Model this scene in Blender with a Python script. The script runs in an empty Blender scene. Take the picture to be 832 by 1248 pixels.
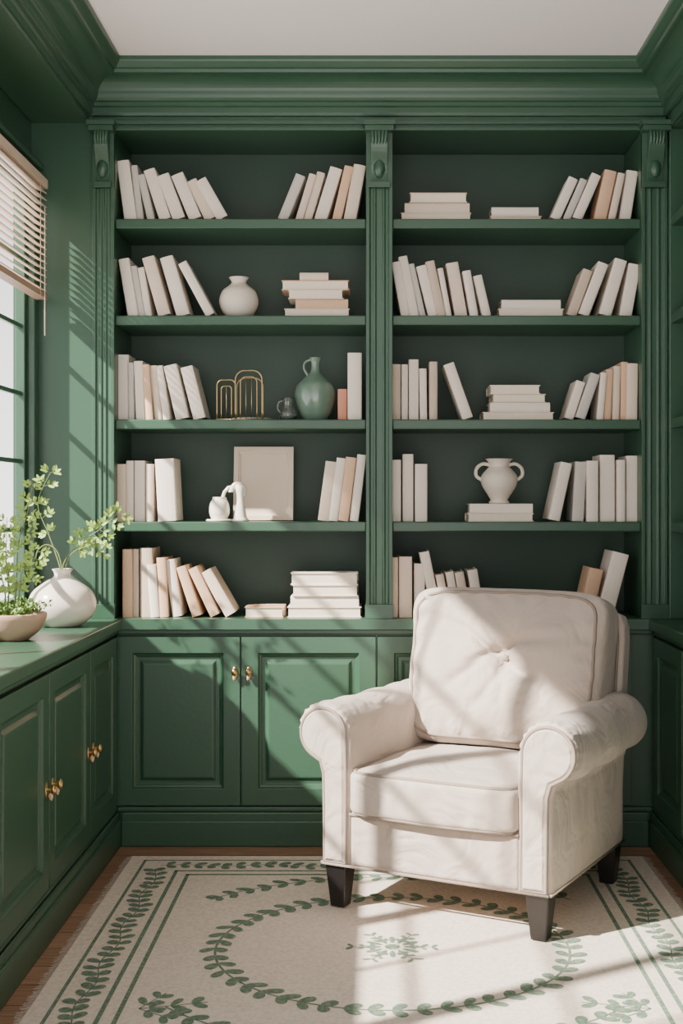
import bpy, bmesh, math, random
from mathutils import Vector, Matrix, noise
random.seed(7)
F=1575.0; CY=-4.5; CZ=1.2; VX=455.0; VY=610.0
def PX(px,y=0.0): return (px-VX)*(y-CY)/F
def PZ(py,y=0.0): return CZ-(py-VY)*(y-CY)/F
def PS(n,y=0.0): return n*(y-CY)/F
def srgb(r,g,b):
    f=lambda c:(c/255/12.92) if c/255<=0.04045 else ((c/255+0.055)/1.055)**2.4
    return (f(r),f(g),f(b),1)
# ---------------- materials
def mat(name,col,rough=0.5,var=0.06,vscale=4,bump=0.0,bscale=80,metal=0,coat=0,sheen=0,trans=0,stretch=(1,1,1),wrinkle=0):
    m=bpy.data.materials.new(name); m.use_nodes=True
    nt=m.node_tree; N=nt.nodes; L=nt.links
    p=N['Principled BSDF']; p.inputs['Roughness'].default_value=rough; p.inputs['Metallic'].default_value=metal
    p.inputs['Coat Weight'].default_value=coat; p.inputs['Sheen Weight'].default_value=sheen
    p.inputs['Transmission Weight'].default_value=trans
    tc=N.new('ShaderNodeTexCoord'); mp=N.new('ShaderNodeMapping'); mp.inputs['Scale'].default_value=stretch
    L.new(tc.outputs['Object'],mp.inputs['Vector'])
    nz=N.new('ShaderNodeTexNoise'); nz.inputs['Scale'].default_value=vscale; nz.inputs['Detail'].default_value=4
    L.new(mp.outputs[0],nz.inputs['Vector'])
    mx=N.new('ShaderNodeMix'); mx.data_type='RGBA'
    a=[max(0,c*(1-var)) for c in col[:3]]+[1]; b=[min(1,c*(1+var)) for c in col[:3]]+[1]
    mx.inputs['A'].default_value=a; mx.inputs['B'].default_value=b
    L.new(nz.outputs['Fac'],mx.inputs['Factor']); L.new(mx.outputs['Result'],p.inputs['Base Color'])
    if bump>0:
        n2=N.new('ShaderNodeTexNoise'); n2.inputs['Scale'].default_value=bscale; n2.inputs['Detail'].default_value=3
        L.new(mp.outputs[0],n2.inputs['Vector'])
        bp=N.new('ShaderNodeBump'); bp.inputs['Strength'].default_value=bump; bp.inputs['Distance'].default_value=0.01
        L.new(n2.outputs['Fac'],bp.inputs['Height']); L.new(bp.outputs[0],p.inputs['Normal'])
        if wrinkle>0:
            n3=N.new('ShaderNodeTexNoise'); n3.inputs['Scale'].default_value=6; n3.inputs['Detail'].default_value=2; n3.inputs['Distortion'].default_value=1.6
            L.new(mp.outputs[0],n3.inputs['Vector'])
            b2=N.new('ShaderNodeBump'); b2.inputs['Strength'].default_value=wrinkle; b2.inputs['Distance'].default_value=0.03
            L.new(n3.outputs['Fac'],b2.inputs['Height']); L.new(b2.outputs[0],bp.inputs['Normal'])
    return m
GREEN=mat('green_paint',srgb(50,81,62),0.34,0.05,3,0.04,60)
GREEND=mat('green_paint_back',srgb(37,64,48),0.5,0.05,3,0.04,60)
CEIL=mat('ceiling_paint',srgb(248,240,239),0.9,0.02,2,0.03,120)
FABRIC=mat('linen_fabric',srgb(184,170,158),0.85,0.05,9,0.18,350,sheen=0.2,wrinkle=0.6)
PIPE=mat('piping_fabric',srgb(142,128,117),0.8,0.03,9,0.1,400)
LEGM=mat('ebonised_wood',srgb(20,18,18),0.35,0.1,20)
CER=mat('white_ceramic',srgb(232,222,208),0.2,0.02,4,coat=0.5)
CERM=mat('matte_ceramic',srgb(224,212,197),0.5,0.03,8,0.05,90)
TEAL=mat('celadon_glaze',srgb(106,130,114),0.18,0.25,14,0.06,40,coat=0.6)
GLASSY=mat('pale_glass',srgb(225,232,226),0.04,0.05,10,trans=0.95)
BRASS=mat('brass',srgb(196,166,116),0.3,0.08,20,metal=1)
TERRA=mat('blush_bowl',srgb(196,158,136),0.5,0.05,12,0.05,70)
SOIL=mat('soil',srgb(70,52,38),0.95,0.3,60,0.5,80)
LEAF=mat('leaf_green',srgb(142,172,76),0.5,0.3,25)
LEAF2=mat('fern_green',srgb(110,146,68),0.5,0.3,25)
STEM=mat('stem',srgb(110,125,70),0.6,0.1,20)
BLIND=mat('blind_wood',srgb(216,194,174),0.5,0.05,6,stretch=(1,1,20))
BLINDR=mat('blind_rail',srgb(165,135,112),0.5,0.1,6)
BC=[mat('book_white',srgb(232,220,206),0.6,0.03,10,0.05,200),
    mat('book_cream',srgb(222,203,184),0.65,0.04,10,0.05,200),
    mat('book_peach',srgb(216,178,146),0.65,0.04,10,0.05,200),
    mat('book_grey',srgb(198,193,184),0.65,0.04,10,0.05,200),
    mat('book_beige',srgb(200,181,162),0.65,0.04,10,0.05,200),
    mat('book_coral',srgb(206,138,112),0.65,0.04,10,0.05,200),
    mat('book_pages',srgb(236,222,202),0.85,0.06,3,0.2,40,stretch=(60,60,1))]
def woodfloor():
    m=bpy.data.materials.new('oak_planks'); m.use_nodes=True; nt=m.node_tree;N=nt.nodes;L=nt.links;p=N['Principled BSDF']
    tc=N.new('ShaderNodeTexCoord'); br=N.new('ShaderNodeTexBrick')
    br.inputs['Scale'].default_value=1; br.inputs['Brick Width'].default_value=1.3; br.inputs['Row Height'].default_value=0.13
    br.inputs['Mortar Size'].default_value=0.002; br.offset=0.37
    br.inputs['Color1'].default_value=srgb(182,142,114); br.inputs['Color2'].default_value=srgb(152,114,90); br.inputs['Mortar'].default_value=srgb(50,34,26)
    L.new(tc.outputs['Object'],br.inputs['Vector'])
    mp=N.new('ShaderNodeMapping'); mp.inputs['Scale'].default_value=(2,30,1); L.new(tc.outputs['Object'],mp.inputs['Vector'])
    nz=N.new('ShaderNodeTexNoise'); nz.inputs['Scale'].default_value=3; nz.inputs['Detail'].default_value=6; L.new(mp.outputs[0],nz.inputs['Vector'])
    rp=N.new('ShaderNodeValToRGB'); rp.color_ramp.elements[0].position=0.3; rp.color_ramp.elements[0].color=(.5,.47,.45,1); rp.color_ramp.elements[1].position=0.7; rp.color_ramp.elements[1].color=(1,1,1,1)
    L.new(nz.outputs['Fac'],rp.inputs[0])
    mx=N.new('ShaderNodeMix'); mx.data_type='RGBA'; mx.blend_type='MULTIPLY'; mx.inputs['Factor'].default_value=1
    L.new(br.outputs['Color'],mx.inputs['A']); L.new(rp.outputs[0],mx.inputs['B']); L.new(mx.outputs['Result'],p.inputs['Base Color'])
    p.inputs['Roughness'].default_value=0.4
    bp=N.new('ShaderNodeBump'); bp.inputs['Strength'].default_value=0.15; bp.inputs['Distance'].default_value=0.01; L.new(nz.outputs['Fac'],bp.inputs['Height']); L.new(bp.outputs[0],p.inputs['Normal'])
    return m
WOOD=woodfloor()
def rugmat(name,c,c2):
    m=bpy.data.materials.new(name); m.use_nodes=True; nt=m.node_tree;N=nt.nodes;L=nt.links;p=N['Principled BSDF']
    tc=N.new('ShaderNodeTexCoord')
    nz=N.new('ShaderNodeTexNoise'); nz.inputs['Scale'].default_value=90; nz.inputs['Detail'].default_value=5; L.new(tc.outputs['Object'],nz.inputs['Vector'])
    rp=N.new('ShaderNodeValToRGB'); rp.color_ramp.elements[0].position=0.35; rp.color_ramp.elements[0].color=c2; rp.color_ramp.elements[1].position=0.6; rp.color_ramp.elements[1].color=c
    L.new(nz.outputs['Fac'],rp.inputs[0]); L.new(rp.outputs[0],p.inputs['Base Color']); p.inputs['Roughness'].default_value=0.95
    wv=N.new('ShaderNodeTexWave'); wv.bands_direction='Y'; wv.inputs['Scale'].default_value=55; wv.inputs['Distortion'].default_value=1.5; L.new(tc.outputs['Object'],wv.inputs['Vector'])
    bp=N.new('ShaderNodeBump'); bp.inputs['Strength'].default_value=0.25; bp.inputs['Distance'].default_value=0.004; L.new(wv.outputs['Fac'],bp.inputs['Height']); L.new(bp.outputs[0],p.inputs['Normal'])
    return m
RUG=rugmat('rug_wool',srgb(222,207,192),srgb(206,191,176))
RUGG=rugmat('rug_green',srgb(88,112,92),srgb(124,138,118))

# ---------------- mesh builder
class MB:
    def __init__(s): s.v=[]; s.f=[]; s.m=[]; s.sm=[]
    def add(s,vs,fs,mi=0,M=None,smooth=False):
        o=len(s.v)
        for v in vs:
            v=Vector(v); s.v.append(M@v if M is not None else v)
        for f in fs: s.f.append([i+o for i in f]); s.m.append(mi); s.sm.append(smooth)
    def box(s,x0,x1,y0,y1,z0,z1,mi=0,M=None):
        vs=[(x,y,z) for z in (z0,z1) for y in (y0,y1) for x in (x0,x1)]
        s.add(vs,[(0,2,3,1),(4,5,7,6),(0,1,5,4),(2,6,7,3),(0,4,6,2),(1,3,7,5)],mi,M)
    def lathe(s,prof,c=(0,0,0),mi=0,seg=40,M=None,sx=1,sy=1):
        vs=[];fs=[];n=len(prof)
        for i in range(seg):
            a=2*math.pi*i/seg
            for r,z in prof: vs.append((c[0]+r*math.cos(a)*sx,c[1]+r*math.sin(a)*sy,c[2]+z))
        for i in range(seg):
            j=(i+1)%seg
            for k in range(n-1): fs.append((i*n+k,j*n+k,j*n+k+1,i*n+k+1))
        s.add(vs,fs,mi,M,True)
    def tube(s,pts,r,mi=0,seg=8,closed=False,M=None):
        pts=[Vector(p) for p in pts]; n=len(pts); vs=[];fs=[]
        prev=None
        for i,p in enumerate(pts):
            if closed: t=(pts[(i+1)%n]-pts[i-1])
            else: t=pts[min(i+1,n-1)]-pts[max(i-1,0)]
            if t.length<1e-9: t=Vector((0,0,1))
            t.normalize()
            if prev is None:
                u=t.cross(Vector((0,0,1)));
                if u.length<0.1: u=t.cross(Vector((1,0,0)))
            else: u=prev-t*prev.dot(t)
            u.normalize(); prev=u; w=t.cross(u)
            rr=r[i] if isinstance(r,(list,tuple)) else r
            for k in range(seg):
                a=2*math.pi*k/seg; vs.append(p+u*math.cos(a)*rr+w*math.sin(a)*rr)
        for i in range(n if closed else n-1):
            j=(i+1)%n
            for k in range(seg):
                l=(k+1)%seg; fs.append((i*seg+k,i*seg+l,j*seg+l,j*seg+k))
        if not closed: fs.append(tuple(range(seg))); fs.append(tuple((n-1)*seg+k for k in range(seg)))
        s.add(vs,fs,mi,M,True)
    def rings(s,u0,u1,v0,v1,steps,mp,mi=0):
        vs=[];fs=[]
        for ins,w in steps:
            for u,v in ((u0+ins,v0+ins),(u1-ins,v0+ins),(u1-ins,v1-ins),(u0+ins,v1-ins)): vs.append(mp(u,v,w))
        for i in range(len(steps)-1):
            for k in range(4):
                l=(k+1)%4; fs.append((i*4+k,i*4+l,i*4+4+l,i*4+4+k))
        b=4*(len(steps)-1); fs.append((b,b+1,b+2,b+3)); s.add(vs,fs,mi)
    def extr(s,poly,mpf,a,b,mi=0,smooth=False,cuts=1):
        n=len(poly); vs=[];fs=[]
        for c in range(cuts+1):
            t=a+(b-a)*c/cuts
            vs+= [mpf(p[0],p[1],t) for p in poly]
        for c in range(cuts):
            for i in range(n):
                j=(i+1)%n; fs.append((c*n+i,c*n+j,c*n+n+j,c*n+n+i))
        s.add(vs,fs,mi,None,smooth); 
        s.add([vs[i] for i in range(n)],[tuple(range(n))],mi); s.add([vs[cuts*n+i] for i in range(n)],[tuple(range(n))],mi)
    def obj(s,name,mats,parent=None,bevel=0,seg=2,M=None,weld=True,sub=0,angle=35,origin=None):
        me=bpy.data.meshes.new(name)
        o0=Vector(origin) if origin else Vector((0,0,0))
        me.from_pydata([tuple(v-o0) for v in s.v],[],s.f)
        for m in (mats if isinstance(mats,list) else [mats]): me.materials.append(m)
        for p,mi,sm in zip(me.polygons,s.m,s.sm): p.material_index=mi; p.use_smooth=sm
        bm=bmesh.new(); bm.from_mesh(me)
        if weld: bmesh.ops.remove_doubles(bm,verts=bm.verts,dist=1e-5)
        bmesh.ops.recalc_face_normals(bm,faces=bm.faces); bm.to_mesh(me); bm.free()
        ob=bpy.data.objects.new(name,me); bpy.context.scene.collection.objects.link(ob)
        ob.location=o0
        if parent: ob.parent=parent
        if bevel:
            b=ob.modifiers.new('b','BEVEL'); b.width=bevel; b.segments=seg; b.limit_method='ANGLE'; b.angle_limit=math.radians(angle); b.harden_normals=False
        if sub:
            q=ob.modifiers.new('s','SUBSURF'); q.levels=sub; q.render_levels=sub
        return ob
def empty(name,loc=(0,0,0),rz=0):
    e=bpy.data.objects.new(name,None); bpy.context.scene.collection.objects.link(e); e.location=loc; e.rotation_euler=(0,0,rz); e.empty_display_size=0.1
    return e

# ---------------- room dims
XL=-1.19; XR=1.38; YB=0.33; YF=-3.6; H=2.705; CT=0.79
WT=0.05
XLC=-0.90; XRC=0.98
b=MB(); b.box(XL-WT,XR+0.1,YF,YB+0.1,-0.1,0); b.obj('floor',WOOD)
b=MB(); b.box(XL-WT,XR+0.1,YF,YB+0.1,H,H+0.1); b.obj('ceiling',CEIL)
b=MB(); b.box(XL-WT,XR+0.1,YB,YB+0.1,0,H); b.obj('wall_back',GREEN)
b=MB(); b.box(XR,XR+0.1,YF,YB,0,H); b.obj('wall_right',GREEN)
WY0=-3.05; WY1=-0.05; WZ0=0.84; WZ1=2.29
b=MB()
b.box(XL-WT,XL,YF,YB,0,WZ0); b.box(XL-WT,XL,YF,YB,WZ1,H)
b.box(XL-WT,XL,WY1,YB,WZ0,WZ1); b.box(XL-WT,XL,YF,WY0,WZ0,WZ1)
b.obj('wall_left',GREEN)
nW=4; step=(WY1-WY0)/nW
for i in range(nW):
    y1=WY1-i*step; y0=y1-step
    b=MB(); x0=XL-0.035; x1=XL-0.002
    fr=0.032
    b.box(x0,x1,y0,y0+fr,WZ0,WZ1); b.box(x0,x1,y1-fr,y1,WZ0,WZ1)
    b.box(x0,x1,y0,y1,WZ0,WZ0+fr); b.box(x0,x1,y0,y1,WZ1-fr,WZ1)
    yy=(y0+y1)/2; b.box(x0+0.008,x1-0.008,yy-0.008,yy+0.008,WZ0+fr,WZ1-fr)
    nr=6 if i==0 else 4
    for k in range(1,nr):
        zz=WZ0+fr+(WZ1-WZ0-2*fr)*k/nr; b.box(x0+0.008,x1-0.008,y0+fr,y1-fr,zz-0.008,zz+0.008)
    b.obj('window_%d'%(i+1),GREEN,bevel=0.003)
b=MB()
b.box(XL,XL+0.025,WY0-0.09,WY0+0.005,CT,WZ1+0.0); b.box(XL,XL+0.025,WY1-0.005,WY1+0.045,CT,WZ1)
b.box(XL,XL+0.025,WY0-0.09,WY1+0.045,WZ1-0.005,WZ1+0.07); b.box(XL,XL+0.045,WY0-0.1,WY1+0.048,WZ1+0.055,WZ1+0.075)
b.obj('trim_1',GREEN,bevel=0.004)
b=MB(); b.box(XL,-0.99,YF,-0.0,2.514,H); b.obj('trim_2',GREEN,bevel=0.004)
b=MB(); b.box(XL,-0.977,0.0,YB,CT,H); b.obj('trim_3',GREEN)
for i in range(nW):
    y1=WY1-i*step-0.0; y0=y1-step+0.02; bot=[1.89,2.215,2.215,2.215][i]
    b=MB(); xx=XL+0.05; top=2.27
    b.box(xx-0.022,xx+0.022,y0,y1-0.01,top,top+0.03,0)
    z=top-0.008; st=0.024 if i==0 else 0.005
    while z>bot+0.02:
        M=Matrix.Translation((xx,0,z))@Matrix.Rotation(math.radians(24 if i==0 else 3),4,'Y')
        b.box(-0.02,0.02,y0,y1-0.01,-0.0012,0.0012,0,M); z-=st
    b.box(xx-0.02,xx+0.02,y0,y1-0.01,bot,bot+0.02,1)
    for yy in (y0+0.12,y1-0.1): b.tube([(xx+0.02,yy,top),(xx+0.02,yy,bot)],0.0012)
    if i==0: b.tube([(xx+0.024,y1-0.06,2.2),(xx+0.024,y1-0.06,1.76)],0.0018)
    b.obj('window_blind',[BLIND,BLINDR])

# ---------------- crown moulding
CRXL=-0.99; CRXR=1.02
prof=[(0,2.535),(0.010,2.538),(0.014,2.546),(0.014,2.565),(0.022,2.568),(0.022,2.580),(0.030,2.584),(0.036,2.592),(0.038,2.600)]
for k in range(9):
    a=math.pi/2*k/8; prof.append((0.040+0.062*(1-math.cos(a)),2.604+0.050*math.sin(a)))
prof+=[(0.108,2.656),(0.110,2.666),(0.118,2.670),(0.124,2.678),(0.130,2.686),(0.132,2.692),(0.132,H)]
b=MB(); vs=[];fs=[];n=len(prof)
for (o,z) in prof: vs.append((CRXL+o,YF,z))
for (o,z) in prof: vs.append((CRXL+o,-o,z))
for (o,z) in prof: vs.append((CRXR-o,-o,z))
for (o,z) in prof: vs.append((CRXR-o,YF,z))
for s_ in range(3):
    for k in range(n-1): fs.append((s_*n+k,s_*n+k+1,(s_+1)*n+k+1,(s_+1)*n+k))
b.add(vs,fs); b.obj('trim_4',GREEN)

# ---------------- main bookcase
BK=empty('built_in_bookcase')
PIL=[(-0.977,-0.900),(-0.026,0.066),(0.931,1.02)]
NI=[(-0.900,-0.026),(0.066,0.931)]
SH=[PZ(266),PZ(384),PZ(511),PZ(636)]
b=MB()
for x0,x1 in PIL: b.box(x0,x1,0.0,YB-0.005,CT,2.487)
b.box(-0.977,1.02,0.0,YB-0.005,2.487,H)
for x0,x1 in NI:
    for z in SH: b.box(x0,x1,0.006,YB-0.02,z-0.034,z)
b.obj('carcass',GREEN,BK,bevel=0.004)
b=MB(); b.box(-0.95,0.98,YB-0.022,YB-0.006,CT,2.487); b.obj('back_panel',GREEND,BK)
b=MB()
for x0,x1 in PIL:
    b.rings(x0,x1,CT,2.50,[(0,0),(0,0.014),(0.012,0.014),(0.016,0.008),(0.024,0.008),(0.028,0.012),(0.033,0.012),(0.036,0.008)],lambda u,v,w:(u,-w,v))
    b.box(x0-0.003,x1+0.003,-0.022,0.0,CT,CT+0.05)
    cx=(x0+x1)/2; hw=(x1-x0)/2
    b.box(x0,x1,-0.017,0.0,2.285,2.50)
    b.box(x0-0.004,x1+0.004,-0.058,0.0,2.474,2.492); b.box(x0-0.010,x1+0.010,-0.068,0.0,2.492,2.508)
    pf=[(0,2.475),(-0.056,2.475)]
    yf=lambda t:-0.056+0.036*(t**1.1)-0.009*math.sin(t*math.pi*2)
    for k in range(13):
        t=k/12; pf.append((yf(t),2.472-0.165*t))
    pf.append((0,2.305))
    b.extr(pf,lambda u,v,t:(t,u,v),cx-hw*0.62,cx+hw*0.62)
    for q in (-0.52,-0.26,0,0.26,0.52):
        pts=[(cx+q*hw*(1-0.35*k/12),yf(k/12)-0.002,2.470-0.110*k/12) for k in range(10)]
        b.tube(pts,[0.0065*(1-0.03*k) for k in range(10)],seg=8)
    b.lathe([(0.0,-0.036),(0.012,-0.028),(0.021,-0.006),(0.019,0.01),(0.010,0.026),(0.0,0.034)],(cx,-0.026,2.352),0,16,sy=0.7)
    b.box(x0+0.008,x1-0.008,-0.030,0,2.285,2.305)
b.box(-0.977,1.02,-0.010,0,2.487,2.500)
b.box(-0.977,1.02,-0.016,0,2.508,2.520)
b.obj('pilasters',GREEN,BK,bevel=0.0015)
DST=[(0,0),(0,0.020),(0.058,0.020),(0.062,0.012),(0.068,0.010),(0.072,0.006),(0.084,0.006),(0.094,0.014),(0.098,0.015)]
b=MB()
b.box(XLC,XRC,0.005,YB-0.005,0,CT-0.036)
b.box(-0.874,0.954,-0.018,0.006,0,0.118); b.box(-0.874,0.954,-0.026,0.006,0,0.09)
b.box(-0.89,0.97,-0.012,0.006,0.118,0.136)
b.box(-0.89,0.97,-0.012,0.006,CT-0.056,CT-0.036)
b.obj('base_body',GREEN,BK,bevel=0.005)
b=MB(); b.box(-0.872,0.952,-0.034,YB-0.005,CT-0.036,CT); b.obj('countertop',GREEN,BK)
for i,(x0,x1) in enumerate([(-0.895,-0.463),(-0.458,0.008),(0.014,0.452),(0.458,0.895)]):
    b=MB(); b.rings(x0,x1,0.142,CT-0.062,DST,lambda u,v,w:(u,-w+0.004,v)); b.obj('door_panel_%d'%(i+1),GREEN,BK,bevel=0.0015)
def knob(b,mp):
    o=Vector(mp(0,0,0)); ax=[Vector(mp(1,0,0))-o,Vector(mp(0,1,0))-o,Vector(mp(0,0,1))-o]
    M=Matrix.Translation(o)@Matrix(((ax[0].x,ax[1].x,ax[2].x,0),(ax[0].y,ax[1].y,ax[2].y,0),(ax[0].z,ax[1].z,ax[2].z,0),(0,0,0,1)))
    b.lathe([(0,0.0),(0.011,0.0),(0.011,0.002),(0.008,0.004),(0,0.004)],(0,0,0),0,16,M,1,2.0)
    b.lathe([(0.004,0.003),(0.004,0.012),(0.009,0.016),(0.011,0.021),(0.008,0.027),(0,0.029)],(0,0.004,0),0,16,M,1,1.3)
    b.lathe([(0.0,-0.005),(0.004,0.0),(0.006,0.006),(0.0,0.010)],(0,-0.014,0.010),1,12,M,1,2.2)
b=MB()
for x in (PX(286,-0.02),PX(303,-0.02)): knob(b,lambda u,v,w,x=x:(x+u,-0.016-w,PZ(819)+v))
b.obj('knobs',[BRASS,BC[2]],BK)

# ---------------- left base cabinets
LC=empty('window_cabinet')
b=MB()
b.box(XL+0.002,XLC-0.004,YF,YB-0.005,0,CT-0.036)
b.box(XLC-0.01,XLC+0.018,YF,-0.002,0,0.118); b.box(XLC-0.01,XLC+0.026,YF,-0.002,0,0.09); b.box(XLC-0.01,XLC+0.01,YF,-0.002,0.118,0.136)
b.box(XLC-0.01,XLC+0.010,YF,-0.002,CT-0.056,CT-0.036)
b.obj('base_body',GREEN,LC,bevel=0.005)
b=MB(); b.box(XL+0.002,XLC+0.03,YF,YB-0.005,CT-0.036,CT); b.obj('countertop',GREEN,LC,bevel=0.004,seg=2)
ys=[-0.045,-0.46,-0.975,-1.49,-2.0,-2.51,-3.02,-3.53]
b=MB()
for i in range(len(ys)-1):
    b.rings(ys[i+1]+0.004,ys[i]-0.004,0.142,CT-0.062,DST,lambda u,v,w:(XLC-0.004+w,u,v))
b.obj('doors',GREEN,LC,bevel=0.0015)
b=MB()
for yy in (-0.46,-0.975,-2.0,-3.02):
    for s_ in (-0.035,0.035): knob(b,lambda u,v,w,yy=yy,s_=s_:(XLC+0.016+w,yy+s_-u,0.415+v))
b.obj('knobs',[BRASS,BC[2]],LC)

# ---------------- right bookcase
RC=empty('side_bookcase')
b=MB()
b.box(XRC+0.004,XR-0.002,YF,YB-0.005,0,CT-0.036)
b.box(XRC-0.018,XRC+0.01,YF,-0.002,0,0.118); b.box(XRC-0.026,XRC+0.01,YF,-0.002,0,0.09); b.box(XRC-0.01,XRC+0.01,YF,-0.002,0.118,0.136)
b.box(XRC-0.010,XRC+0.01,YF,-0.002,CT-0.056,CT-0.036)
b.box(1.022,XR-0.002,YF,-0.002,2.487,H-0.002)
for y0,y1 in ((-0.035,-0.002),(-1.05,-0.96),(-2.05,-1.96),(-3.05,-2.96)): b.box(1.022,XR-0.002,y0,y1,CT,2.487)
for z in SH: b.box(1.026,XR-0.002,YF,-0.03,z-0.034,z)
b.obj('carcass',GREEN,RC,bevel=0.004)
b=MB(); b.box(XRC-0.03,XR-0.002,YF,YB-0.005,CT-0.036,CT); b.obj('countertop',GREEN,RC,bevel=0.004,seg=2)
b=MB()
for i in range(len(ys)-1):
    b.rings(ys[i+1]+0.004,ys[i]-0.004,0.142,CT-0.062,DST,lambda u,v,w:(XRC+0.004-w,u,v))
b.obj('doors',GREEN,RC,bevel=0.0015)

# ---------------- books
def book(b,M,t,h,dep,ci):
    bt=min(0.003,t*0.18)
    b.box(0,bt,0.004,dep,0,h,ci,M); b.box(t-bt,t,0.004,dep,0,h,ci,M)
    poly=[(0,0.005)]
    for k in range(7):
        a=math.pi*k/6; poly.append((t/2-t/2*math.cos(a),0.004-0.005*math.sin(a)))
    poly.append((t,0.005)); vs=[];n=len(poly)
    for z in (0,h): vs+=[(x,y,z) for x,y in poly]
    fs=[(i,(i+1)%n,n+(i+1)%n,n+i) for i in range(n)]+[tuple(range(n)),tuple(range(n,2*n))]
    b.add(vs,fs,ci,M)
    b.box(bt,t-bt,0.005,dep-0.004,0.004,h-0.004,6,M)
def row(zs,base,items,y=0.05,x0=None):
    b=MB()
    for it in items:
        xb,xt,yt,w,ci=it
        yy=y+random.uniform(-0.008,0.012)
        W=PS(w,yy); ht=PS(base-yt,yy); dx=PS(xt-xb,yy)
        ang=math.atan2(dx,ht); 
        h=(ht-W*abs(math.sin(ang)))/math.cos(ang)
        cxb=PX(xb,yy)
        M=Matrix.Translation((cxb,yy,zs))@Matrix.Rotation(ang,4,'Y')
        lift=abs(W/2*math.sin(ang))
        M=Matrix.Translation((0,0,lift+0.0005))@M@Matrix.Translation((-W/2,0,0))
        book(b,M,W,h,random.uniform(0.14,0.17),ci)
    o=b.v[0].copy(); return b.obj('row_of_books',BC,origin=(o.x,o.y,zs),weld=False)
def stack(zs,base,items,y=0.06,fore=None):
    b=MB(); z=zs+0.0003
    for i,(xl,xr,yt,yb,ci) in enumerate(items):
        yy=y+random.uniform(-0.008,0.008); t=PS(yb-yt+0.8,yy); h=PS(xr-xl,yy); dep=random.uniform(0.13,0.16)
        M=Matrix.Translation((PX(xl,yy),yy,z+t))@Matrix.Rotation(math.radians(90),4,'Y')
        if (i%3)!=1:
            M=Matrix.Translation((PX(xl,yy)+h,yy+dep,z+t))@Matrix.Rotation(math.pi,4,'Z')@Matrix.Rotation(math.radians(90),4,'Y')
        book(b,M,t,h,dep,ci); z+=t
    b.obj('stack_of_books',BC,origin=(PX(items[0][0],y),y,zs),weld=False); return z
S1,S2,S3,S4=SH; S5=CT
row(S1,265,[(159,149,190,15,0),(171,163,196,8,3),(184,171,207,9,3),(201,180,200,14,0),(218,196,206,15,0),(238,213,205,15,0),(256,230,212,13,1),(271,240,211,14,0)])
row(S1,265,[(344,368,206,12,3),(364,382,206,9,1),(374,392,203,10,1),(390,411,197,15,0),(410,426,197,11,2),(426,439,195,15,1)])
row(S2,383,[(162,150,311,13,0),(173,162,320,8,3),(181,171,322,8,0),(200,179,308,15,1),(223,201,307,16,0),(256,219,314,11,0)])
stack(S2,383,[(346,426,373,383,1),(360,424,362,373,2),(351,418,352,362,0),(343,425,341,352,2),(365,400,332,341,1)])
row(S3,510,[(149,149,430,15,0),(160,159,440,7,3),(171,168,438,11,0),(182,177,442,9,2),(193,186,443,9,1),(203,193,443,9,0),(222,206,441,16,0),(243,226,443,15,0)])
row(S3,510,[(417,417,472,11,5),(432,432,428,17,0)])
row(S4,635,[(147,147,565,12,1),(158,158,561,9,0),(170,170,561,13,0),(182,182,565,9,1),(204,200,558,23,0)])
row(S4,635,[(394,404,561,14,1),(406,416,557,11,0),(418,428,556,13,2),(431,441,553,11,0)])
row(S5,751,[(155,155,668,12,2),(165,165,668,7,4),(178,178,667,15,4),(189,184,686,11,0),(200,196,678,11,2),(216,206,680,12,0),(240,219,687,12,2),(262,232,688,12,2),(281,246,691,14,1)],y=0.03)
stack(S5,751,[(298,345,738,750,2)],y=0.03)
stack(S5,751,[(350,440,739,751,0),(354,437,726,738,0),(356,436,712,725,1),(354,436,697,711,0)],y=0.03)
stack(S1,265,[(488,574,253,264,1),(493,572,240,251,1),(499,569,228,239,1)])
stack(S1,265,[(597,660,259,265,1),(599,656,248,258,0)])
row(S1,265,[(676,701,210,12,0),(690,713,212,9,3),(703,729,206,12,0),(731,745,202,15,2),(745,758,206,9,1),(761,771,202,14,0)])
row(S2,382,[(494,482,314,11,0),(505,490,307,11,0),(515,500,316,8,3),(528,512,318,12,0),(538,523,313,11,4),(547,536,322,7,0),(562,550,314,15,1),(578,568,325,10,0),(593,581,330,11,0)])
stack(S2,382,[(607,687,372,382,0),(611,683,361,371,0)])
row(S2,382,[(696,718,322,12,4),(711,737,314,13,0),(737,758,310,15,0),(762,774,316,15,0)])
row(S3,509,[(482,482,441,12,4),(493,493,441,8,0),(504,504,435,12,0),(516,515,446,9,0),(528,528,438,10,4),(570,545,438,13,0)])
stack(S3,509,[(588,675,500,509,1),(597,670,488,499,0),(600,665,477,487,4),(597,658,466,476,0)])
row(S3,509,[(693,709,460,11,0),(707,727,451,12,3),(731,736,451,8,0),(740,743,447,9,2),(750,752,443,9,1),(760,761,438,8,2),(770,771,440,13,1)])
row(S4,635,[(483,483,560,11,0),(497,497,553,13,0),(513,513,565,15,0)])
zt=stack(S4,635,[(570,650,626,635,0),(572,649,614,625,0)])
row(S4,635,[(675,691,562,14,0),(704,708,562,14,3),(722,722,561,14,0),(740,740,554,18,0),(757,757,560,10,0),(770,770,555,14,0)])
row(S5,751,[(481,481,678,8,4),(494,494,677,16,1),(511,511,686,13,0),(533,516,670,12,0),(545,535,698,10,1),(557,547,695,10,0),(569,559,695,11,1),(585,575,692,12,0)],y=0.03)
row(S5,751,[(714,728,690,17,2),(737,758,670,20,0)],y=0.03)
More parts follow.
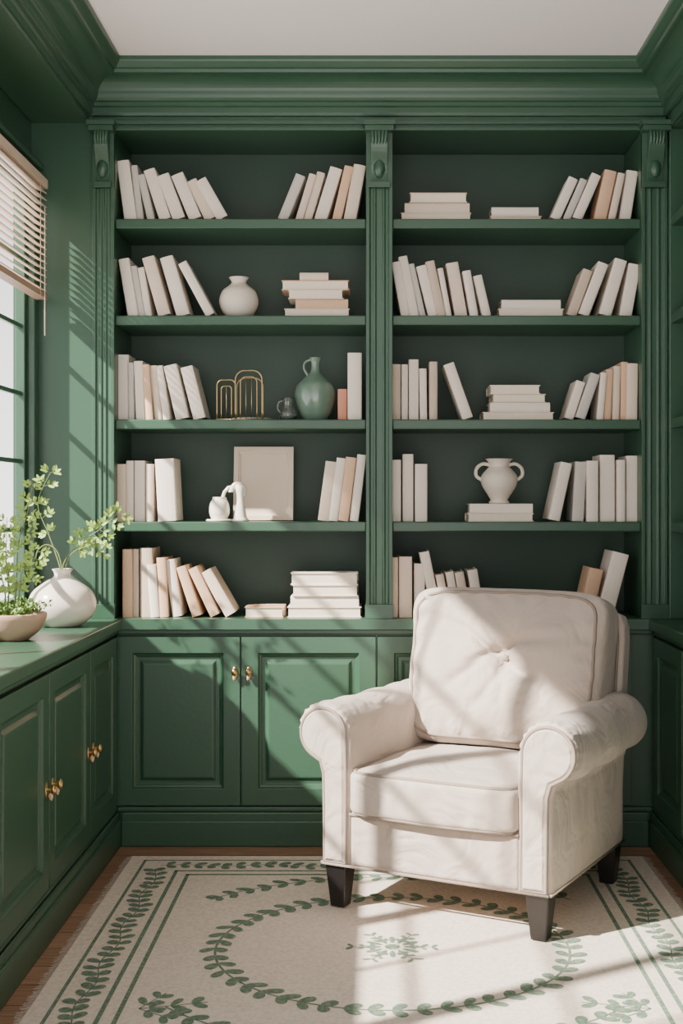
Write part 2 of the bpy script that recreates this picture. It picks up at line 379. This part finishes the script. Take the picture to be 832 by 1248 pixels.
for zs,yc in ((S2,-1.3),(S3,-1.6),(S5,-1.35),(S1,-2.3)):
    b=MB(); y=yc
    for k in range(8):
        t=random.uniform(0.02,0.045); h=random.uniform(0.2,0.25)
        M=Matrix.Translation((1.07,y,zs+0.0005))@Matrix.Rotation(math.radians(-90),4,'Z'); book(b,M,t,h,0.15,random.choice([0,0,1,2,3])); y-=t+0.001
    b.obj('row_of_books',BC,origin=(1.1,yc,zs),weld=False)

# ---------------- ceramics
def lobj(name,prof,px,zs,y,m,extra=None,mats=None):
    b=MB(); x=PX(px,y); b.lathe(prof,(0,0,0),0,48)
    if extra: extra(b)
    ob=b.obj(name,mats or m); ob.location=(x,y,zs+0.0005); return ob
def sm(pts,n=6):
    out=[]
    P=[pts[0]]+pts+[pts[-1]]
    for i in range(1,len(P)-2):
        for k in range(n):
            t=k/n; r=[]
            for d in (0,1):
                p0,p1,p2,p3=P[i-1][d],P[i][d],P[i+1][d],P[i+2][d]
                r.append(0.5*((2*p1)+(-p0+p2)*t+(2*p0-5*p1+4*p2-p3)*t*t+(-p0+3*p1-3*p2+p3)*t**3))
            out.append((max(0,r[0]),r[1]))
    out.append(pts[-1]); return out
lobj('round_vase',[(0,0.0),(0.028,0)]+sm([(0.030,0.001),(0.055,0.022),(0.070,0.062),(0.060,0.100),(0.034,0.122),(0.026,0.134),(0.036,0.150)])+[(0.031,0.150),(0.021,0.134),(0.030,0.12),(0,0.11)],291,S2,0.12,CERM)
def urnh(b):
    for s_ in (-1,1):
        pts=[(s_*x,0,z) for x,z in sm([(0.030,0.136),(0.058,0.142),(0.080,0.126),(0.082,0.100),(0.062,0.084),(0.050,0.078)],5)]
        b.tube(pts,0.0065,seg=10)
lobj('two_handled_urn',[(0,0.0),(0.035,0),(0.037,0.006)]+sm([(0.030,0.012),(0.038,0.026),(0.062,0.066),(0.064,0.098),(0.044,0.124),(0.034,0.134),(0.040,0.150),(0.049,0.160)])+[(0.043,0.160),(0.030,0.136),(0.035,0.124),(0,0.11)],608,zt,0.13,CERM,urnh)
def tealh(b):
    pts=[(-x,0,z) for x,z in sm([(0.014,0.222),(0.036,0.212),(0.040,0.190),(0.028,0.168),(0.022,0.158)],5)]
    b.tube(pts,0.005,seg=10)
lobj('jug_vase',[(0,0.0),(0.040,0)]+sm([(0.042,0.002),(0.058,0.030),(0.073,0.085),(0.066,0.125),(0.040,0.155),(0.018,0.178),(0.015,0.205),(0.022,0.228)])+[(0.018,0.230),(0.010,0.2),(0.012,0.17),(0,0.15)],384,S3,0.13,TEAL,tealh)
def jugh(b):
    b.tube([(-x,0,z) for x,z in sm([(0.018,0.07),(0.034,0.066),(0.036,0.04),(0.022,0.025)],5)],0.003,seg=8)
lobj('small_glass_jug',[(0,0.0),(0.026,0)]+sm([(0.028,0.002),(0.032,0.022),(0.024,0.042),(0.018,0.055),(0.024,0.082)])+[(0.022,0.082),(0.016,0.055),(0.022,0.042),(0.030,0.022),(0.024,0.004),(0,0.004)],351,S3,0.10,GLASSY,jugh)
lobj('shallow_dish',[(0,0.0),(0.04,0)]+[(0.070,0.008),(0.080,0.013),(0.076,0.014),(0.06,0.007),(0,0.005)],306,S3,0.20,CER)
b=MB()
def arch(cx,w,h,y,r=0.0022,rc=1.0):
    R=w/2*rc; pts=[(cx-w/2,y,0.003)]+[(cx-w/2,y,0.003+(h-R)*k/4) for k in range(1,5)]
    for k in range(1,13):
        a=math.pi-math.pi*k/12; c=math.cos(a)
        pts.append((cx+(w/2-R)*(1 if c>0 else -1 if c<-1e-6 else 0)+R*c,y,h-R+0.003+R*math.sin(a)))
    pts+=[(cx+w/2,y,0.003+(h-R)*(3-k)/4) for k in range(0,4)]
    b.tube(pts,r,seg=8)
arch(0.030,0.094,0.172,0,0.0022,0.7); arch(0.030,0.058,0.150,0.0,0.0017,0.7)
for q in (-0.010,0.010): b.tube([(0.03+q,0,0.003),(0.03+q,0,0.150)],0.0013)
arch(-0.050,0.066,0.140,0.012,0.0022,0.6); arch(-0.050,0.036,0.118,0.012,0.0017,0.6); b.tube([(-0.05,0.012,0.003),(-0.05,0.012,0.118)],0.0013)
b.tube([(-0.085,0,0.003),(0.08,0,0.003)],0.0022); b.tube([(-0.085,0.045,0.003),(0.08,0.045,0.003)],0.0022)
arch(0.030,0.094,0.15,0.045,0.0017,0.7)
for x in (-0.083,0.077): b.tube([(x,0,0.003),(x,0.045,0.003)],0.0022)
o=b.obj('brass_letter_rack',BRASS); o.location=(PX(293,0.06),0.05,S3)
b=MB()
b.lathe([(0,0),(0.045,0),(0.048,0.004),(0.044,0.008),(0,0.008)],(-0.04,0,0),0,32)
b.lathe([(0,0.006),(0.026,0.006)]+sm([(0.028,0.008),(0.036,0.03),(0.034,0.06),(0.026,0.078),(0.024,0.086)])+[(0.020,0.086),(0,0.075)],(-0.04,0,0),0,32)
b.lathe([(0,0),(0.030,0),(0.031,0.006)]+sm([(0.024,0.012),(0.018,0.04),(0.013,0.08),(0.017,0.11)])+[(0.02,0.125),(0.012,0.133),(0,0.135)],(0.035,0,0),0,32)
b.tube([(x,0,z) for x,z in sm([(0.0,0.105),(0.0,0.105),(0.012,0.128),(0.032,0.134),(0.048,0.12),(0.046,0.09)],5) if x>=0] ,0.008,seg=10)
b.tube([(-0.030,0,0.080),(-0.022,0,0.104),(-0.008,0,0.120),(0.006,0,0.122),(0.03,0,0.118)],0.006,seg=10)
o=b.obj('ceramic_watering_jug',CER); o.location=(PX(281,0.09),0.09,S4+0.0005)
b=MB(); w=PS(73,0.16); h=PS(91,0.16)
b.rings(-w/2,w/2,0,h,[(0,0),(0,0.016),(0.016,0.016),(0.019,0.012),(0.022,0.012),(0.025,0.006)],lambda u,v,s_:(u,-s_,v)); b.box(-w/2,w/2,0,0.004,0,h)
o=b.obj('picture_frame',BC[1]); o.location=(PX(320.5,0.18),0.19,S4+0.001); o.rotation_euler=(math.radians(-8),0,0)

# ---------------- plants
def leafquad(b,p,d,nrm,L,W,mi):
    d=d.normalized(); s_=d.cross(nrm)
    if s_.length<1e-3: s_=d.cross(Vector((1,0,0)))
    s_.normalize(); n2=s_.cross(d)
    b.add([p,p+d*L*0.35+s_*W/2,p+d*L*0.75+s_*W*0.38+n2*L*0.05,p+d*L,p+d*L*0.75-s_*W*0.38+n2*L*0.05,p+d*L*0.35-s_*W/2,p+d*L*0.4-n2*L*0.05],[(0,6,1),(1,6,2),(2,6,3),(3,6,4),(4,6,5),(5,6,0)],mi,None,True)
def rv(a=1): return Vector((random.uniform(-a,a),random.uniform(-a,a),random.uniform(-a,a)))
def curve(pts,n=8):
    P=[Vector(p) for p in pts]; P=[P[0]]+P+[P[-1]]; out=[]
    for i in range(1,len(P)-2):
        for k in range(n):
            t=k/n; p0,p1,p2,p3=P[i-1],P[i],P[i+1],P[i+2]
            out.append(0.5*((2*p1)+(p2-p0)*t+(2*p0-5*p1+4*p2-p3)*t*t+(3*p1-p0-3*p2+p3)*t**3))
    out.append(P[-1]); return out
def frond(b,pts,start=0.3,subL=0.06,leafL=0.014,r0=0.0022,ci=1,stp=2,nk=3):
    c=curve(pts); n=len(c); b.tube(c,[r0*(1-0.7*i/n) for i in range(n)],0,6)
    for i in range(int(n*start),n,stp):
        T=(c[min(i+1,n-1)]-c[max(i-1,0)]).normalized()
        f=0.5+0.5*math.sin(math.pi*min(1,max(0.0,(i/n-start)/(1-start)*0.8+0.15)))
        for s_ in (-1,1):
            side=(T.cross(Vector((0,-1,0)))*s_+T*0.8+rv(0.4)).normalized(); L=subL*f*random.uniform(0.6,1.15)
            sp=[c[i]+side*L*k/nk+Vector((0,0,-0.2*L*(k/nk)**2)) for k in range(nk+1)]
            b.tube(sp,0.0006,0,4)
            for k in range(1,nk+1):
                for s2 in (-1,1):
                    d=(side*0.9+side.cross(Vector((0.2,-1,0.2))).normalized()*s2+rv(0.35)); leafquad(b,sp[k],d,Vector((0.2,-1,0.3))+rv(0.5),leafL*random.uniform(0.7,1.2),leafL*0.45,ci)
            leafquad(b,sp[nk],side,Vector((0,-1,0.3)),leafL,leafL*0.45,ci)
VA=empty('plant_in_vase',(PX(76,-0.28),-0.28,CT+0.0005))
b=MB(); b.lathe([(0,0.0),(0.055,0)]+sm([(0.060,0.001),(0.095,0.030),(0.110,0.070),(0.096,0.112),(0.060,0.142),(0.032,0.158),(0.026,0.170),(0.034,0.186)])+[(0.029,0.187),(0.02,0.17),(0.026,0.155),(0,0.13)],(0,0,0),0,56)
b.obj('vase',CER,VA)
b=MB()
frond(b,[(0,0,0.12),(0.0,0,0.18),(0.018,-0.01,0.225),(0.07,-0.01,0.28),(0.125,-0.02,0.315),(0.195,-0.02,0.375)],0.5,0.040,0.024,0.0028,1,3,2)
frond(b,[(0.0,0,0.15),(0.01,0,0.19),(0.04,-0.03,0.24),(0.10,-0.05,0.262),(0.15,-0.06,0.25)],0.6,0.022,0.02,0.002,1,4,1)
c=curve([(0,0,0.12),(-0.002,0,0.19),(-0.018,0,0.245),(-0.05,0,0.265),(-0.075,-0.01,0.25),(-0.085,-0.01,0.22)]); b.tube(c,0.0022,0,6)
frond(b,[(-0.004,0,0.15),(-0.01,0,0.2),(-0.05,0.02,0.30),(-0.085,0.02,0.40),(-0.045,0.02,0.50)],0.5,0.034,0.022,0.0026,1,4,2)
b.obj('branches',[STEM,LEAF],VA)
PB=empty('potted_plant',(-1.062,-0.70,CT+0.0005))
b=MB(); b.lathe([(0,0.0),(0.045,0)]+sm([(0.048,0.001),(0.080,0.028),(0.098,0.062),(0.100,0.078)])+[(0.096,0.080),(0.092,0.066),(0,0.062)],(0,0,0),0,48); b.obj('bowl',TERRA,PB)
b=MB(); b.lathe([(0,0.076),(0.05,0.073),(0.0925,0.066),(0.0,0.063)],(0,0,0),0,32); b.obj('soil',SOIL,PB)
b=MB()
for bx,tx,tz,ty in ((0.0,0.055,0.46,0.02),(0.01,0.08,0.27,-0.01),(-0.02,-0.015,0.36,0.0),(-0.03,-0.055,0.26,0.02)):
    frond(b,[(bx,0,0.065),(bx+0.01,0,0.13),(bx+(tx-bx)*0.3,ty*0.5,0.08+tz*0.45),(bx+(tx-bx)*0.7,ty,tz*0.8),(tx,ty,tz)],0.3,0.030,0.020,0.0026,1,3,2)
for k in range(100):
    a=random.uniform(0,6.28); rr=random.uniform(0,0.07); p=Vector((rr*math.cos(a),rr*math.sin(a),0.07)); d=Vector((math.cos(a)*0.6,math.sin(a)*0.6,1))+rv(0.3); L=random.uniform(0.02,0.055)
    sp=[p+d.normalized()*L*q/4+Vector((math.cos(a),math.sin(a),0))*0.02*(q/4)**2 for q in range(5)]; b.tube(sp,0.0008,0,4)
    for q in range(1,5):
        for z in range(3): leafquad(b,sp[q],rv(1)+d*0.3,rv(1)+Vector((0,-1,0.5)),random.uniform(0.008,0.015),0.007,2)
b.obj('foliage',[STEM,LEAF,LEAF2],PB)

# ---------------- rug
RX0,RX1,RY0,RY1=-0.81,0.90,-2.35,-0.165; RT=0.008
RG=empty('area_rug')
b=MB(); b.box(RX0,RX1,RY0,RY1,0.0005,RT); b.obj('pile',RUG,RG,bevel=0.003)
b=MB()
y=RY0
while y<RY1:
    for X,s_ in ((RX0,-1),(RX1,1)):
        L=random.uniform(0.014,0.026); dy=random.uniform(-0.004,0.004); w=0.0035
        b.add([(X,y,0.006),(X,y+w,0.006),(X+s_*L,y+w+dy,0.002),(X+s_*L,y+dy,0.002),],[(0,1,2,3)])
    y+=0.0062
b.obj('fringe',RUG,RG,weld=False)
b=MB(); Z=RT+0.0006
def ribbon(pts,w,closed=False):
    P=[Vector((p[0],p[1],Z)) for p in pts]; n=len(P); vs=[];fs=[]
    for i,p in enumerate(P):
        t=(P[(i+1)%n]-P[i-1]) if closed else P[min(i+1,n-1)]-P[max(i-1,0)]
        t.normalize(); q=Vector((-t.y,t.x,0))*w/2; vs+= [p+q,p-q]
    for i in range(n if closed else n-1):
        j=(i+1)%n; fs.append((2*i,2*i+1,2*j+1,2*j))
    b.add(vs,fs)
zc=[0]
def rleaf(x,y,a,L,W):
    vs=[];n=10; zc[0]=(zc[0]+1)%23; zz=Z+0.0002+zc[0]*0.00003
    for k in range(n):
        t=2*math.pi*k/n; u=L/2*(1-math.cos(t)); v=W/2*math.sin(t)*(1-0.25*math.cos(t)); 
        vs.append((x+u*math.cos(a)-v*math.sin(a),y+u*math.sin(a)+v*math.cos(a),zz))
    b.add(vs,[tuple(range(n))])
def vine(pts,sp,L,W,stem=0.005,ang=0.9,closed=False):
    ribbon(pts,stem,closed)
    acc=0; P=[Vector((p[0],p[1])) for p in pts]
    if closed: P.append(P[0])
    nxt=sp/2
    for i in range(len(P)-1):
        d=P[i+1]-P[i]; l=d.length
        while acc+l>=nxt:
            p=P[i]+d*((nxt-acc)/l); a=math.atan2(d.y,d.x)
            for s_ in (-1,1): rleaf(p.x,p.y,a+s_*(ang+random.uniform(-.2,.2)),L*random.uniform(.8,1.15),W*random.uniform(.85,1.1))
            nxt+=sp
        acc+=l
def rect(i,w):
    x0,x1,y0,y1=RX0+i,RX1-i,RY0+i,RY1-i
    for a in ((x0,x1,y0,y0+w),(x0,x1,y1-w,y1),(x0,x0+w,y0,y1),(x1-w,x1,y0,y1)):
        b.add([(a[0],a[2],Z),(a[1],a[2],Z),(a[1],a[3],Z),(a[0],a[3],Z)],[(0,1,2,3)])
rect(0.050,0.010); rect(0.170,0.012); rect(0.212,0.012); 
iv=0.115
wav=lambda s_: 0.010*math.sin(s_*22)
for X in (RX0+iv,RX1-iv): vine([(X+wav(k*0.02),RY0+iv+k*0.02) for k in range(int((RY1-RY0-2*iv)/0.02))],0.046,0.044,0.028,0.004,0.85)
for Y in (RY0+iv,RY1-iv): vine([(RX0+iv+k*0.02,Y+wav(k*0.02)) for k in range(int((RX1-RX0-2*iv)/0.02))],0.046,0.044,0.028,0.004,0.85)
CX,CYr=0.05,-1.05
vine([(CX+0.47*math.cos(2*math.pi*k/120),CYr+0.43*math.sin(2*math.pi*k/120)) for k in range(120)],0.058,0.052,0.030,0.007,0.75,True)
for a0,a1 in ((0.22,0.78),(1.22,1.78)):
    vine([(CX+0.70*math.cos(math.pi*(a0+(a1-a0)*k/60)),CYr+0.64*math.sin(math.pi*(a0+(a1-a0)*k/60))) for k in range(61)],0.06,0.05,0.028,0.006,0.75)
for k in range(12):
    a=2*math.pi*k/12
    x=CX+0.03*math.cos(a); y=CYr+0.03*math.sin(a)
    if k%2==0:
        vine([(x+math.cos(a)*0.011*q,y+math.sin(a)*0.011*q) for q in range(8)],0.030,0.026,0.012,0.003,0.9)
    rleaf(x,y,a,0.05,0.016)
for k in range(10): rleaf(CX,CYr,2*math.pi*k/10,0.022,0.01)
for sx,sy,a in ((-1,-1,0.25),(1,-1,math.pi-0.25)):
    x0=CX+sx*0.60; y0=CYr+sy*0.42
    for off,L in ((0,9),(0.85,6),(-0.85,6)):
        aa=a+off
        vine([(x0+math.cos(aa)*0.018*q,y0+math.sin(aa)*0.018*q) for q in range(L+1)],0.05,0.046,0.024,0.004,0.8)
b.obj('woven_pattern',RUGG,RG,weld=False)

# ---------------- armchair
CH=empty('armchair',(0.316,-0.585,RT+0.0022),math.radians(-28))
def fnoise(p,s,a): return noise.noise(Vector(p)*s)*a
def cushion(w,d,h,k=6,bul=0.2,n=22,fn=None,ear=0.0,er=8,bp=1.0):
    b=MB(); g=[-1+2*i/n for i in range(n+1)]
    g=[math.copysign(abs(t)**0.9,t) for t in g]
    def P(x,y,z):
        kk=k; r=(abs(x)**kk+abs(y)**kk)**(1/kk) if (x or y) else 0
        mxy=max(abs(x),abs(y))
        sc=(mxy/r) if r>1e-6 else 1
        ux=x*sc; uy=y*sc
        rr=1/(1+ (mxy*abs(z))**er)**(1/er)
        ux*=rr; uy*=rr; uz=z*rr
        uz*=1+bul*((1-min(1,ux*ux))*(1-min(1,uy*uy)))**bp
        X,Y,Zz=ux*w/2,uy*d/2,uz*h/2
        if ear: 
            q=(abs(ux)*abs(uy))**3*ear; X*=1+q; Y*=1+q
        v=Vector((X,Y,Zz))
        if fn: v=fn(v,ux,uy,uz)
        return v
    for s_ in (-1,1):
        for ax in range(3):
            vs=[];fs=[]
            for i in range(n+1):
                for j in range(n+1):
                    a,c=g[i],g[j]
                    p=[(a,c,s_),(a,s_,c),(s_,a,c)][ax]; vs.append(P(*p))
            for i in range(n):
                for j in range(n): fs.append((i*(n+1)+j,(i+1)*(n+1)+j,(i+1)*(n+1)+j+1,i*(n+1)+j+1))
            b.add(vs,fs,0,None,True)
    loops=[]
    for zz in (-0.97,0.97):
        lp=[]
        for t in range(120):
            a=2*math.pi*t/120; c,s2=math.cos(a),math.sin(a); m=max(abs(c),abs(s2)); lp.append(P(c/m,s2/m,zz))
        loops.append(lp)
    return b,loops
def seatfn(v,ux,uy,uz):
    v=v.copy()
    e=(1-ux*ux)*(1-uy*uy)
    v.z+=fnoise(v,9,0.016)*max(0,e)
    v.y-=0.014*(1-ux*ux)*max(0,-uy-0.2)
    if uy<-0.9: v.y+=0.004*math.sin(v.x*70+3*noise.noise(v*9))*(1-uz*uz)
    return v
b,lp=cushion(0.53,0.54,0.122,12,0.42,36,seatfn,0,12,0.8)
M=Matrix.Translation((0,-0.090,0.347))
for l in lp: b.tube(l,0.0055,1,8,True)
b.v=[M@v for v in b.v]; b.obj('seat_cushion',[FABRIC,PIPE],CH)
def backfn(v,ux,uy,uz):
    v=v.copy()
    if uz>0:
        bx,by=0.0,0.035
        dx,dy=v.x-bx,v.y-by; r2=dx*dx+dy*dy; r=math.sqrt(r2)
        e=max(0,1-max(abs(ux),abs(uy))**4)
        v.z-=(0.040*math.exp(-r/0.030)+0.050*math.exp(-r/0.11))*e
        ang=math.atan2(dy,dx)
        for a0,ln,dp in ((0.35,0.28,0.022),(1.15,0.21,0.018),(2.0,0.19,0.017),(2.75,0.28,0.022),(3.6,0.27,0.021),(4.35,0.20,0.018),(5.0,0.21,0.018),(5.75,0.27,0.021)):
            da=(ang-a0+math.pi)%(2*math.pi)-math.pi
            if abs(da)<1.2:
                off=math.sin(da)*r-0.016*math.sin(r*16+a0*3); v.z-=dp*math.exp(-(off/(0.008+0.06*r))**2)*max(0,1-r/ln)**0.8*e*min(1,r/0.02)
        m=max(abs(ux),abs(uy))
        t=v.x if abs(uy)>abs(ux) else v.y
        v.z+=0.0045*math.sin(t*85+5*noise.noise(Vector((v.x*5,v.y*5,2))))*math.exp(-((m-0.86)/0.09)**2)
    v.z+=fnoise((v.x+3,v.y,v.z),6,0.020)
    if uy<0: v.x*=1+0.07*uy
    if uy>0: v.y+=0.014*(1-ux*ux)
    return v
b,lp=cushion(0.655,0.485,0.15,7,0.85,96,backfn,0.07,7,0.7)
for l in lp: b.tube(l,0.0055,1,8,True)
zb=min((v for v in b.v[:97*97*6] if v.z>0 and abs(v.x)<0.02 and abs(v.y-0.035)<0.02),key=lambda v:(v.x**2+(v.y-0.035)**2)).z
b.lathe([(0,0.011),(0.008,0.009),(0.013,0.003),(0.0,-0.003)],(0,0.035,zb),1,16)
M=Matrix.Translation((0.012,0.222,0.650))@Matrix.Rotation(math.radians(90-13),4,'X')
b.v=[M@v for v in b.v]; b.obj('back_cushion',[FABRIC,PIPE],CH)
def frfn(v,ux,uy,uz):
    v=v.copy(); v.z+=fnoise((v.x,v.y+5,v.z),4,0.004)
    return v
b,lp=cushion(0.70,0.72,0.085,14,0.08,14,frfn,0,10)
for l in lp: b.tube(l,0.005,1,8,True)
M=Matrix.Translation((0,0.335,0.485))@Matrix.Rotation(math.radians(90-9),4,'X')
b.v=[M@v for v in b.v]; b.obj('back_frame',[FABRIC,PIPE],CH)
b=MB(); b.box(-0.30,0.30,-0.322,0.33,0.125,0.29); b.box(-0.262,0.262,-0.328,-0.30,0.13,0.281)
b.obj('seat_base',FABRIC,CH,bevel=0.012,seg=3)
b=MB(); b.tube([(-0.262,-0.329,0.280),(0.262,-0.329,0.280)],0.0045); b.tube([(-0.35,-0.334,0.13),(0.35,-0.334,0.13)],0.0045)
for s_ in (-1,1): b.tube([(s_*0.354,-0.33,0.13),(s_*0.354,0.33,0.13)],0.0045)
b.obj('rail_piping',PIPE,CH)
ACX,ACZ,AR=0.348,0.508,0.086
def armprof():
    cx,cz,r=ACX,ACZ,AR; p=[(0.260,0.125),(0.260,0.30),(0.260,0.42)]
    for k in range(36):
        a=math.radians(183-(183+64)*k/35); p.append((cx+r*math.cos(a),cz+r*math.sin(a)))
    p+=[(0.366,0.42),(0.357,0.39),(0.355,0.30),(0.355,0.125)]
    return p
AP=armprof()
def inset(P,d):
    n=len(P); out=[]
    for i in range(n):
        a=Vector(P[i-1]);c=Vector(P[i]);e=Vector(P[(i+1)%n]); t1=(c-a).normalized(); t2=(e-c).normalized()
        n1=Vector((t1.y,-t1.x)); n2=Vector((t2.y,-t2.x)); m=(n1+n2); m=m/max(0.4,m.length_squared)*2 if m.length>1e-6 else n1
        out.append(tuple(c+m*d*1.0))
    return out
for s_,nm in ((-1,'arm_left'),(1,'arm_right')):
    b=MB(); n=len(AP); cuts=60; vs=[];fs=[]
    ysec=[-0.33,-0.326,-0.318]+[-0.31+0.62*k/cuts for k in range(cuts)]+[0.318,0.326,0.33]
    ins=[0.010,0.004,0.0]+[0]*cuts+[0.002,0.006,0.012]
    for yv,ii in zip(ysec,ins):
        PP=inset(AP,ii) if ii else AP
        for (x,z) in PP:
            pl=0
            rad=math.hypot(x-ACX,z-ACZ)
            a=math.atan2(z-ACZ,x-ACX)
            if z>0.43:
                pl=0.004*math.sin(a*20)*math.exp(-max(0,(yv+0.33))/0.05)
            pl+=noise.noise(Vector((x*6*s_,yv*10,z*7+3)))*0.011*min(1,max(0,(z-0.15)/0.2))
            dx,dz=(x-ACX)/max(rad,1e-3),(z-ACZ)/max(rad,1e-3)
            vs.append((s_*(x+dx*pl),yv,z+dz*pl*(1 if z>0.2 else 0)))
    m=len(ysec)
    for i in range(m-1):
        for k in range(n):
            l=(k+1)%n; fs.append((i*n+k,i*n+l,(i+1)*n+l,(i+1)*n+k))
    fs.append(tuple(range(n))); fs.append(tuple((m-1)*n+k for k in range(n)))
    b.add(vs,fs,0,None,True)
    Pi=inset(AP,0.016); Pj=inset(AP,0.022)
    v2=[(s_*x,-0.328,z) for x,z in Pi]+[(s_*x,-0.336,z) for x,z in Pi]+[(s_*x,-0.341,z) for x,z in Pj]
    f2=[]
    for q in (0,1):
        for k in range(n): l=(k+1)%n; f2.append((q*n+k,q*n+l,(q+1)*n+l,(q+1)*n+k))
    f2.append(tuple(2*n+k for k in range(n)))
    b.add(v2,f2,0,None,False)
    b.tube([(s_*x,-0.334,z) for x,z in inset(AP,0.012)],0.0052,1,8,True)
    b.obj(nm,[FABRIC,PIPE],CH)
b=MB()
for x in (-0.312,0.312):
    for y in (-0.292,0.30):
        t,bt=0.034,0.022
        vs=[];
        for z,h,o in ((0,bt,0.0),(0.13,t,0)):
            vs+=[(x+o+dx*h,y+dy*h,z) for dx,dy in ((-1,-1),(1,-1),(1,1),(-1,1))]
        b.add(vs,[(0,1,2,3),(4,5,6,7),(0,1,5,4),(1,2,6,5),(2,3,7,6),(3,0,4,7)])
b.obj('legs',LEGM,CH,bevel=0.003)

# ---------------- light
w=bpy.data.worlds.new('sky_and_fill'); bpy.context.scene.world=w; w.use_nodes=True
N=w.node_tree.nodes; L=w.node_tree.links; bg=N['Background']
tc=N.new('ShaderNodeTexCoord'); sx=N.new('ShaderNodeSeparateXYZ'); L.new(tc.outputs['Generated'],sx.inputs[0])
mr=N.new('ShaderNodeMapRange'); mr.inputs['From Min'].default_value=-0.25; mr.inputs['From Max'].default_value=0.2; mr.inputs['To Min'].default_value=4.4; mr.inputs['To Max'].default_value=1.9  # brighter below the horizon than above: fill added to light the ceiling
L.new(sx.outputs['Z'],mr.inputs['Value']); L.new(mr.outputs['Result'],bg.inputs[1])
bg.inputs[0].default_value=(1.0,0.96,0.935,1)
sl=bpy.data.lights.new('sun','SUN'); sl.energy=21; sl.angle=math.radians(1.2); sl.color=(1,0.93,0.84)
so=bpy.data.objects.new('sun',sl); bpy.context.scene.collection.objects.link(so); so.location=(-4,-2,4)
so.rotation_euler=Vector((1,0.6,-0.93)).to_track_quat('-Z','Y').to_euler()
# ---------------- camera
cd=bpy.data.cameras.new('camera'); cd.sensor_width=36; cd.sensor_fit='AUTO'; cd.lens=F/1248*36; cd.shift_x=-39/1248; cd.shift_y=-14/1248; cd.clip_start=0.05
co=bpy.data.objects.new('camera',cd); bpy.context.scene.collection.objects.link(co); co.location=(0,CY,CZ); co.rotation_euler=(math.radians(90),0,0)
bpy.context.scene.camera=co
